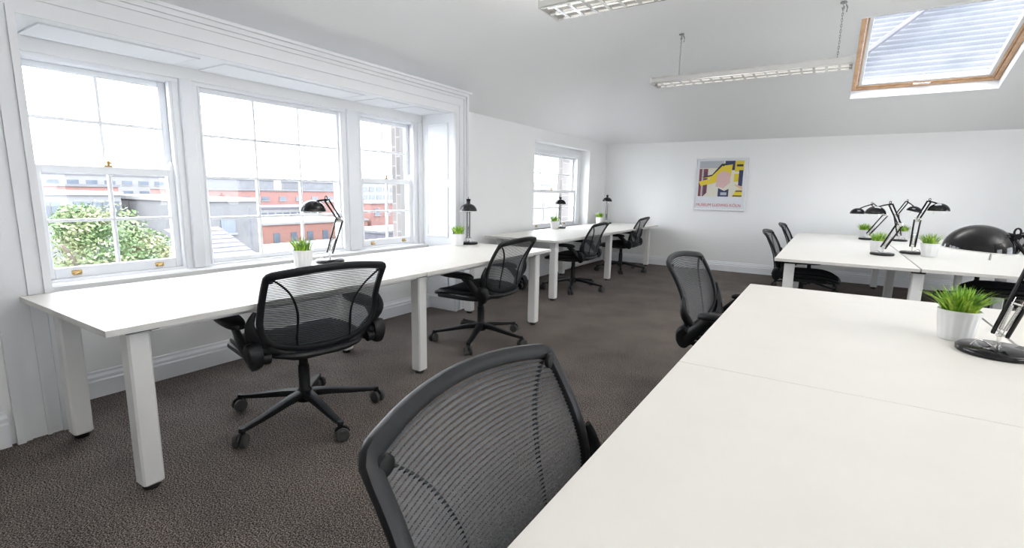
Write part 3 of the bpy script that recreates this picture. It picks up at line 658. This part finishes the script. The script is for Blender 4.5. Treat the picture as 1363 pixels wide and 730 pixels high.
# ---------------------------------------------------------------- desk lamps
def lamp(x, y, az, eu, ez, tu, tz, hu, hz, label, r=.09, tilt=0.0):
    """pose in the arm plane: elbow (eu,ez), top joint (tu,tz), shade rim centre (hu,hz) above the desk"""
    e = empty('desk_lamp', (x, y, .7305), az); tag(e, label, 'lamp', 'black jointed desk lamps')
    rb = r*1.08
    MB().lathe([(.001, 0), (rb, 0), (rb+.004, .004), (rb+.004, .017), (rb-.004, .024), (.03, .0255), (.001, .0255)], 40).build('lamp_base', 'enamel', e, True, 50)
    m = MB(); m.lathe([(.001, .02), (.012, .02), (.012, .026), (.006, .03), (.006, .062), (.010, .064), (.010, .072), (.001, .072)], 12); m.tube([(0, -.03, .064), (0, .03, .064)], .004, 8)
    m.tube(smooth_pts([(.01, .0, .022), (.05, .02, .045), (.07, .03, .022)], 4), .0025, 6); m.build('stem', 'chrome', e, True)
    def arm(p, q, nm, gap, spring):
        p, q = Vector((p[0], 0, p[1])), Vector((q[0], 0, q[1])); d = (q-p).normalized(); n = Vector((d.z, 0, -d.x))
        a = empty_arm = None
        m = MB()
        for s in (-1, 1):
            for t in (-1, 1):
                o1 = n*(s*gap*.8)+Vector((0, t*.012, 0)); o2 = n*(s*gap)+Vector((0, t*.012, 0))
                if t == 1 or True:
                    m.tube([p+o1, q+o2], .0058, 6, up=(0, 1, 0))
        a = m.build(nm, 'enamel', e, True)
        if spring:
            for s in (-1, 1):
                m = MB(); st = p+n*(s*gap*.25)+d*.02; en = p+n*(s*gap*.45)+d*.11; k = 132
                pts = []
                for i in range(k+1):
                    t_ = i/k; aa = t_*2*PI*22; c = st.lerp(en, t_); pts.append(c+n*(.0048*math.cos(aa))+Vector((0, .0048*math.sin(aa)+s*.0, 0)))
                m.tube(pts, .0016, 4); m.tube([st, en], .0042, 8); m.tube([en, en+d*.03], .0015, 5); m.tube([st-d*.02, st], .0015, 5); m.build('spring', 'chrome', a)
            m = MB(); c = p+d*.118; m.tube([c-n*gap*1.1, c+n*gap*1.1], .003, 6, up=(0, 1, 0)); m.build('spring_bar', 'chrome', a)
        return a
    E = (eu, ez); T_ = (tu, tz)
    arm((0, .068), E, 'lower_arm', .024, True)
    arm((eu, ez), T_, 'upper_arm', .014, False)
    m = MB(); m.rbox((eu-.022, -.016, ez-.02), (eu+.022, -.012, ez+.022), .003); m.rbox((eu-.022, .012, ez-.02), (eu+.022, .016, ez+.022), .003)
    m.tube([(eu-.015, -.03, ez), (eu-.015, .03, ez)], .004, 8); m.tube([(eu+.015, -.026, ez+.012), (eu+.015, .026, ez+.012)], .004, 8)
    m.tube([(eu, .016, ez+.005), (eu, .034, ez+.005)], .011, 12); m.build('elbow_joint', 'chrome', e, True)
    # head joint + shade
    m = MB(); m.tube([(tu, -.02, tz), (tu, .02, tz)], .010, 10)
    ring = [(tu+.003+.008*math.cos(a), 0, tz+.014+.013*math.sin(a)) for a in [2*PI*k/12 for k in range(12)]]; m.tube(ring, .003, 6, closed=True, up=(0, 1, 0))
    m.tube([(tu, 0, tz), ((tu+hu)/2, 0, (tz+hz)/2+.035), (hu, 0, hz+r*.72)], .007, 8); m.build('head_joint', 'enamel', e, True)
    H = r*.88
    sh = MB().lathe([(r*math.cos(a), H*math.sin(a)) for a in [PI/2*k/12 for k in range(12)]]+[(.001, H)], 40).build('lamp_shade', 'enamel', e, True, 50)
    # open underside: remove the bottom cap
    import bmesh
    bm = bmesh.new(); bm.from_mesh(sh.data); big = [f_ for f_ in bm.faces if len(f_.verts) == 40 and f_.calc_center_median().z < .005]
    bmesh.ops.delete(bm, geom=big, context='FACES_ONLY'); bm.to_mesh(sh.data); bm.free()
    sh.location = (hu, 0, hz); sh.rotation_euler = (0, tilt, 0)
    i_ = MB().lathe([(r*.975*math.cos(a), H*.96*math.sin(a)+.0008) for a in [PI/2*k/10 for k in range(10)]]+[(.012, H*.95)], 40).build('shade_lining', 'shadein', sh, True)
    bm = bmesh.new(); bm.from_mesh(i_.data); big = [f_ for f_ in bm.faces if len(f_.verts) == 40 and f_.calc_center_median().z < .005]
    bmesh.ops.delete(bm, geom=big, context='FACES_ONLY'); bm.to_mesh(i_.data); bm.free()
    ring = [(r*.99*math.cos(a), r*.99*math.sin(a), .0) for a in [2*PI*k/40 for k in range(40)]]
    MB().tube(ring, .0022, 6, closed=True).build('shade_rim', 'shadein', sh, True)
    MB().lathe([(.001, .012), (.016, .016), (.024, .03), (.022, .045), (.013, .058), (.013, .07), (.001, .07)], 14).build('bulb', 'bulb', sh, True)
    MB().lathe([(.001, -.028), (.003, -.028), (.003, .03), (.001, .03)], 8, (-r*.35, r*.3, 0)).build('switch_pin', 'chrome', sh, True)
    return e
def az(dx, dy): return math.atan2(dy, dx)
lamp(-3.03, 2.292, az(-.6, -.8), -.075, .31, .006, .452, .10, .368, 'black lamp on the left desk before the middle bay window, beside the near plant')
lamp(-3.054, 3.975, az(.60, -.80), -.06, .315, -.02, .445, .045, .335, 'black lamp at the far end of the long left desk, in front of the casing', r=.086)
lamp(-3.42, 6.72, az(.45, -.89), -.06, .34, -.02, .462, .03, .365, 'black lamp on the corner desk in front of the small window', r=.086)
lamp(-3.36, 8.45, az(.37, -.93), -.06, .37, -.02, .500, .03, .395, 'black lamp in the far left corner beside the last wall plant', r=.086)
lamp(.47, 7.9, PI, -.16, .33, -.005, .46, .14, .33, 'black lamp on the back desk, leftmost, leaning right with its shade far left', r=.086)
lamp(.478, 5.83, PI, -.10, .295, -.012, .482, .095, .385, 'black lamp on the back desk standing left of the centre seam, base nearest the edge', r=.086)
lamp(.80, 7.95, 0, -.06, .33, .03, .50, .11, .375, 'black lamp on the back desk, behind the others, shade turned right', r=.082, tilt=.25)
lamp(.739, 6.197, 0, .008, .335, .075, .515, .155, .423, 'black lamp on the back desk, rightmost, upright with its shade to the right', r=.086)
lamp(.55, 2.315, az(-1, .22), -.062, .325, .0, .412, .092, .358, 'large glossy black lamp on the nearest desk at the right edge', r=.100, tilt=-.06)

# ---------------------------------------------------------------- potted plants
def grass_mesh(n, rad, hgt, spread, seed):
    r_ = random.Random(seed); m = MB()
    for i in range(n):
        a = r_.uniform(0, 2*PI); q = rad*math.sqrt(r_.random()); ln = hgt*r_.uniform(.65, 1.1); lean = spread*(q/rad)*r_.uniform(.5, 1.25)+r_.uniform(-.008, .008)
        a2 = a+r_.uniform(-.6, .6); x, y = q*math.cos(a), q*math.sin(a); wd = r_.uniform(.0026, .0044)
        px, py = -math.sin(a2+r_.uniform(-1, 1)), math.cos(a2+r_.uniform(-1, 1)); vs = []; K = 5
        for k in range(K+1):
            t = k/K; dx = lean*t**1.7; z = ln*(t-.22*t*t*min(1, lean/.06)); ww = wd*(1-t**2.2)*(.7+.6*t)+.0002
            cx, cy = x+dx*math.cos(a2), y+dx*math.sin(a2)
            vs += [(cx-px*ww, cy-py*ww, z), (cx, cy, z-.0006), (cx+px*ww, cy+py*ww, z)]
        m.add(vs, [q_ for k in range(K) for q_ in ((3*k, 3*k+1, 3*k+4, 3*k+3), (3*k+1, 3*k+2, 3*k+5, 3*k+4))])
    return m
def plant(x, y, label, s=1.0, seed=1, rot=0, nb=120, hgt=.112, spread=.055):
    e = empty('potted_grass', (x, y, .7302), rot); e.scale = (s, s, s); tag(e, label, 'plant', 'small potted grass plants')
    n = 64; prof = [(.048, 0), (.052, .003), (.0545, .02), (.063, .085), (.066, .108), (.0675, .110), (.0675, .116), (.064, .117), (.0615, .112), (.060, .095), (.001, .095)]
    m = MB(); rings = []
    for k, (r, z) in enumerate(prof):
        fl_ = .0011 if 1 < k < 5 else 0
        rings.append([((r+fl_*(1 if j % 4 < 2 else -1))*math.cos(2*PI*j/n), (r+fl_*(1 if j % 4 < 2 else -1))*math.sin(2*PI*j/n), z) for j in range(n)])
    m.loft(rings); m.build('pot', 'pot', e, True, 60)
    MB().lathe([(.001, .094), (.059, .094), (.058, .100), (.03, .104), (.001, .105)], 24).build('soil', 'soil', e, True)
    g = grass_mesh(nb, .050, hgt, spread, seed).build('grass', 'grass', e, True, 80); g.location = (0, 0, .1); g['kind'] = 'stuff'
    return e
plant(-2.985, 2.04, 'potted grass on the left desk in front of the middle bay window, nearest of the left-hand plants', seed=1)
plant(-3.05, 3.80, 'potted grass at the far end of the long left desk beside the casing', seed=2)
plant(-3.40, 6.53, 'potted grass on the corner desk before the small window', seed=3)
plant(-3.41, 8.25, 'potted grass in the far left corner beside the last lamp', seed=4)
plant(.44, 8.10, 'potted grass on the back desk, leftmost behind the leaning lamp', seed=5)
plant(.455, 6.10, 'potted grass on the back desk, left of the centre seam behind the lamp base', seed=6)
plant(.86, 8.20, 'potted grass on the back desk, behind the seam between two lamps', seed=7)
plant(.845, 6.00, 'potted grass on the back desk to the right of the upright lamp', seed=8, s=1.08)
plant(.465, 2.475, 'bright green potted grass on the nearest desk beside the large lamp', seed=9, s=1.0, nb=230, hgt=.115, spread=.085)

# ---------------------------------------------------------------- poster
pe = empty('poster', (-1.565, FY-.028, 1.45)); tag(pe, 'framed pop-coloured abstract print with red lettering on the far wall', 'poster')
pw, ph = .405, .43
m = MB()
for a, b in [((-pw, -.012, -ph), (-pw+.018, .027, ph)), ((pw-.018, -.012, -ph), (pw, .027, ph)), ((-pw+.018, -.012, -ph), (pw-.018, .027, -ph+.018)), ((-pw+.018, -.012, ph-.018), (pw-.018, .027, ph))]: m.rbox(a, b, .003)
m.build('frame', 'pot', pe)
MB().box((-pw+.016, 0, -ph+.016), (pw-.016, .02, ph-.016)).build('paper', 'paper', pe)
def shape(pts, c, k):
    y = -.0006*k; m = MB(); n = len(pts)
    P_ = [(-.345+a*.69, y, -.20+b*.585) for a, b in pts]   # picture area in 0..1 coordinates
    m.loft([[(x, 0, z) for x, _, z in P_], P_]); return m.build('print_shape', 'p_'+c, pe)
def rect(a, b, c_, d): return [(a, b), (c_, b), (c_, d), (a, d)]
shape(rect(0, 0, 1, 1), 'cream', 1)
shape(rect(0, .0, .2, .78), 'maroon', 2); shape(rect(.06, .0, .10, .78), 'greytone', 3); shape(rect(.14, .0, .17, .70), 'navy', 3)
shape(rect(.58, .74, .84, 1), 'navy', 2); shape(rect(.80, .70, 1, 1), 'yellow', 3); shape(rect(.84, .84, .98, .90), 'ink', 4); shape(rect(.80, .42, .98, .64), 'yellow', 3); shape(rect(.9, .3, .99, .74), 'navy', 4)
shape(rect(.0, .80, .55, 1), 'greytone', 2); shape(rect(.78, .0, 1, .20), 'yellow', 3); shape(rect(.80, .14, 1, .17), 'ink', 4); shape(rect(.80, .01, 1, .04), 'ink', 4)
shape([(.0, .42), (.25, .5), (.45, .85), (.75, .9), (.72, .55), (.5, .45), (.3, .36), (.05, .30)], 'yellow', 4)
shape([(.05, .55), (.3, .62), (.5, .92), (.62, .93), (.4, .66), (.25, .54)], 'ink', 5)
shape([(.10, .52), (.3, .58), (.52, .86), (.58, .84), (.42, .60), (.3, .52)], 'yellow', 6)
shape([(.40, .28), (.42, .62), (.55, .72), (.70, .66), (.72, .40), (.58, .24)], 'blush', 6)
shape([(.12, .0), (.30, .24), (.46, .30), (.5, .0)], 'paper' if False else 'cream', 5); shape([(.72, .0), (.70, .3), (.9, .26), (.78, .0)], 'cream', 5)
shape([(.46, .0), (.46, .24), (.60, .16), (.70, .22), (.70, .0)], 'navy', 6); shape([(.52, .04), (.52, .12), (.66, .12), (.66, .04)], 'greytone', 7)
shape([(.84, .3), (.82, .36), (1, .28), (1, .2)], 'blush', 6)
cu = bpy.data.curves.new('lettering', 'FONT'); cu.body = 'MUSEUM LUDWIG KÖLN'; cu.size = .058; cu.extrude = .0006; cu.align_x = 'CENTER'; cu.space_character = 1.02
to = bpy.data.objects.new('lettering_src', cu); col.objects.link(to)
dg = bpy.context.evaluated_depsgraph_get(); me = bpy.data.meshes.new_from_object(to.evaluated_get(dg)); bpy.data.objects.remove(to)
me.materials.clear(); me.materials.append(M['p_red']); t = bpy.data.objects.new('lettering', me); col.objects.link(t); t.parent = pe; t.rotation_euler = (PI/2, 0, 0); t.location = (-.01, -.003, -.365)
wx = max(v_.co.x for v_ in me.vertices)-min(v_.co.x for v_ in me.vertices); t.scale = (.70/wx, 1.15, 1)
# cable grommet rings on the desk top
# ---------------------------------------------------------------- outside
GZ = -11.0
tag(MB().box((-140, -60, GZ-.5), (-4.3, 220, GZ)).build('ground_outside', 'street'), kind='structure')
def block(name, label, x, y0, y1, z1, depth, m_, cat='building', z0=GZ, wins=(), roof=None, group='buildings outside the windows', winmat='farglass'):
    e = empty(name, (x, (y0+y1)/2, z0)); tag(e, label, cat, group); yc = (y0+y1)/2
    MB().box((-depth, y0-yc, 0), (0, y1-yc, z1-z0)).build('wall', m_, e)
    MB().box((-depth-.1, y0-yc-.1, z1-z0), (.12, y1-yc+.1, z1-z0+.18)).build('parapet', roof or 'lead', e)
    for (n, ya, yb, za, zb, frac) in wins:
        for i in range(n):
            a = ya+(yb-ya)*i/n; b = a+(yb-ya)/n*frac
            wn = MB().box((-.05, a-yc, za-z0), (.05, b-yc, zb-z0)).build('window', winmat, e)
            MB().box((-.02, a-yc-.07, za-z0-.1), (.09, b-yc+.07, za-z0)).build('window_sill', 'whitewall', wn)
    return e
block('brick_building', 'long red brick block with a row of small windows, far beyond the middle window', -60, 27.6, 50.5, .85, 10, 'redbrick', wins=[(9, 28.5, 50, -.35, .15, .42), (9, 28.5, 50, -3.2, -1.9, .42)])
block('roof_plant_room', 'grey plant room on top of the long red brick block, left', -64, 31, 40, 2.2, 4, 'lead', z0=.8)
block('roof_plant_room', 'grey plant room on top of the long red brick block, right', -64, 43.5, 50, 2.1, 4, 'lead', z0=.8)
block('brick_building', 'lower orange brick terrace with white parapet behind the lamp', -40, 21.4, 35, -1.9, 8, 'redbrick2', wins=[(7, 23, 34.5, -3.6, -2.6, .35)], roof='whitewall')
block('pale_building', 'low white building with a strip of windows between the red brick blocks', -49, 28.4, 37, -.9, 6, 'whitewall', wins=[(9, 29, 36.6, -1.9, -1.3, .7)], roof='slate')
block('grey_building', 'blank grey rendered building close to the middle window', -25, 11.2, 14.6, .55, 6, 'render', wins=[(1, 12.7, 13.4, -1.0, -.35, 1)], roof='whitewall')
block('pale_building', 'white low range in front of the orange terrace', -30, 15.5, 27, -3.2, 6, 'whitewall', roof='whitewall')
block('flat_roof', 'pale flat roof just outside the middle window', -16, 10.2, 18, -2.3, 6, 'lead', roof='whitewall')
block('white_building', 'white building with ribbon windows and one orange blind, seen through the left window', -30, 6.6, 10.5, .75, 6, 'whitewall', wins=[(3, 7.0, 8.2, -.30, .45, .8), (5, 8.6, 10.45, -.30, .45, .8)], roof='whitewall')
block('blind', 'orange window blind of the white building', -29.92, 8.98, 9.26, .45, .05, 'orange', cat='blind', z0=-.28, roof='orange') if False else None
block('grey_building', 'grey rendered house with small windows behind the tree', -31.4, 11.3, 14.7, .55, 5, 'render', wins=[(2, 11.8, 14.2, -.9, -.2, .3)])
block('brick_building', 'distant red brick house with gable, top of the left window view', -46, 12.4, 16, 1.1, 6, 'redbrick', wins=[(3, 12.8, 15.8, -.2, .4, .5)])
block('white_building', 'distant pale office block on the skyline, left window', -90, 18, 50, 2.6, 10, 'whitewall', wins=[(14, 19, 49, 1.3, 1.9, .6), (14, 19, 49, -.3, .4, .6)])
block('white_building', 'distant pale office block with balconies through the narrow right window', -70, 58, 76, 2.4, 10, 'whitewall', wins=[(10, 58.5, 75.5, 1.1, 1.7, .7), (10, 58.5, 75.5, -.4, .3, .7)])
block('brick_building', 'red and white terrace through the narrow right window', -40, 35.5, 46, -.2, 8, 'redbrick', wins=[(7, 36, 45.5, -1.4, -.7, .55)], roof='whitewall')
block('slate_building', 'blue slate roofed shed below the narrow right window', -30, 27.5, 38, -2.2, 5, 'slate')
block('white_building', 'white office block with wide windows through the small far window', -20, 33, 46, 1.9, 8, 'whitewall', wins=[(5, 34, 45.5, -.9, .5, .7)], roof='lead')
# pitched slate roofs near by
def roof(name, label, x0, x1, y0, y1, z0, z1, m_='slate'):
    e = empty(name, ((x0+x1)/2, (y0+y1)/2, z0)); tag(e, label, 'roof', 'slate roofs outside'); cx, cy = (x0+x1)/2, (y0+y1)/2
    n = 12
    for k in range(n):     # overlapping courses, higher away from us
        a, b = k/n, (k+1)/n; xa, xb = x1+(x0-x1)*a, x1+(x0-x1)*b; za, zb = (z1-z0)*a, (z1-z0)*b
        sh_ = .0*(k)
        m = MB(); m.loft([[(xa-cx, y0-cy, za+.02), (xb-cx-.05, y0-cy, zb), (xb-cx-.05, y0-cy, zb-.03), (xa-cx, y0-cy, za-.03)], [(xa-cx, y1-cy, za+.02), (xb-cx-.05, y1-cy, zb), (xb-cx-.05, y1-cy, zb-.03), (xa-cx, y1-cy, za-.03)]])
        m.build('slate_course', m_, e)
    MB().box((x0-cx, y0-cy, -6), (x1-cx-.3, y1-cy, -.02)).build('wall', 'render', e)
    return e
roof('slate_roof', 'slate roof slope at the bottom left of the middle window', -21, -16.5, 8.6, 10.6, -1.9, -.35)
roof('slate_roof', 'slate roof slope at the bottom right of the left window', -17, -13, 5.3, 7.0, -1.5, -.25)
# brick piers just outside
tag(MB().box((-4.42, 4.26, -2), (-4.28, 4.46, 4.2)).build('brick_pier', 'oldbrick'), 'weathered brick pier outside the narrow right bay window', 'pier')
tag(MB().box((-4.76, 9.2, -2), (-4.64, 9.55, 4.2)).build('brick_pier', 'oldbrick'), 'weathered brick pier outside the small far window', 'pier')
m = MB(); m.tube([(-8, 14.35, -3), (-8, 14.35, 1.1)], .045, 10); m.tube([(-8, 14.35, 1.1), (-8, 14.35, 1.35)], [.07, .12], 10); m.tube([(-8, 14.35, -1.0), (-8, 14.35, -.8)], .08, 10)
tag(m.build('chimney_pipe', 'copper', smooth=True), 'reddish standing pipe outside the small far window', 'pipe')
m = MB(); m.tube([(-22, 12.5, -8), (-22, 12.5, .4)], .06, 8); tag(m.build('drain_pipe', 'darkline', smooth=True), 'thin dark pipe in front of the grey building', 'pipe')
# tree
te = empty('tree', (-13.5, 4.15, GZ+.35)); tag(te, 'bushy green tree in the courtyard below the left window', 'tree')
m = MB(); m.tube([(0, 0, 0), (.1, 0, 4), (0, .1, 8), (.1, .2, 10.2)], [.25, .2, .16, .08], 8)
for k in range(7):
    a = k*.9; m.tube([(0, 0, 7+k*.4), (.9*math.cos(a), .9*math.sin(a), 8.6+k*.35)], [.08, .03], 6)
m.build('trunk', 'bark', te, True)
m = MB(); rr_ = random.Random(3)
blobs = [(0, 0, 9.7, 1.25), (.2, -.7, 9.4, .95), (.1, .75, 9.6, .9), (0, .2, 10.7, .85), (.2, -.9, 8.6, 1.0), (.2, .3, 8.3, 1.2), (.1, 1.2, 8.8, .8), (0, -.2, 11.0, .5), (.1, .9, 10.3, .6)]
for bx_, by_, bz_, br_ in blobs:
    for i in range(2600):
        th, ph_ = rr_.uniform(0, 2*PI), math.acos(rr_.uniform(-1, 1)); q = br_*rr_.uniform(.55, 1.05)
        c = Vector((bx_+q*math.sin(ph_)*math.cos(th), by_+q*math.sin(ph_)*math.sin(th), bz_+q*math.cos(ph_)))
        a = Vector((rr_.gauss(0, 1), rr_.gauss(0, 1), rr_.gauss(0, .6))).normalized(); b = a.cross(Vector((rr_.gauss(0, 1), rr_.gauss(0, 1), rr_.gauss(0, 1)))).normalized(); s_ = rr_.uniform(.035, .06)
        m.add([c-a*s_, c+b*s_*.5, c+a*s_, c-b*s_*.5], [(0, 1, 2, 3)])
f_ = m.build('foliage', 'tree', te); f_['kind'] = 'stuff'
# neighbouring slate roof seen through the skylight
ne = empty('neighbour_roof', (1.5, 10.2, 2.3)); tag(ne, 'pale slate roof of the next house seen through the skylight', 'roof')
n = 46
for k in range(n):
    a, b = k/n, (k+1)/n; ya, yb = 0+4.2*a, 4.2*b; za, zb = 0+4.8*a, 4.8*b
    MB().loft([[(-6, ya, za-.02), (-6, yb+.04, zb-.02), (-6, yb+.04, zb+.0), (-6, ya, za+.03)], [(7, ya, za-.02), (7, yb+.04, zb-.02), (7, yb+.04, zb), (7, ya, za+.03)]]).build('slate_course', 'skyslate', ne)
MB().tube([(-2.6, -.1, .2), (1.5, 3.4, 4.2)], .05, 6).build('valley_strip', 'slate', ne)
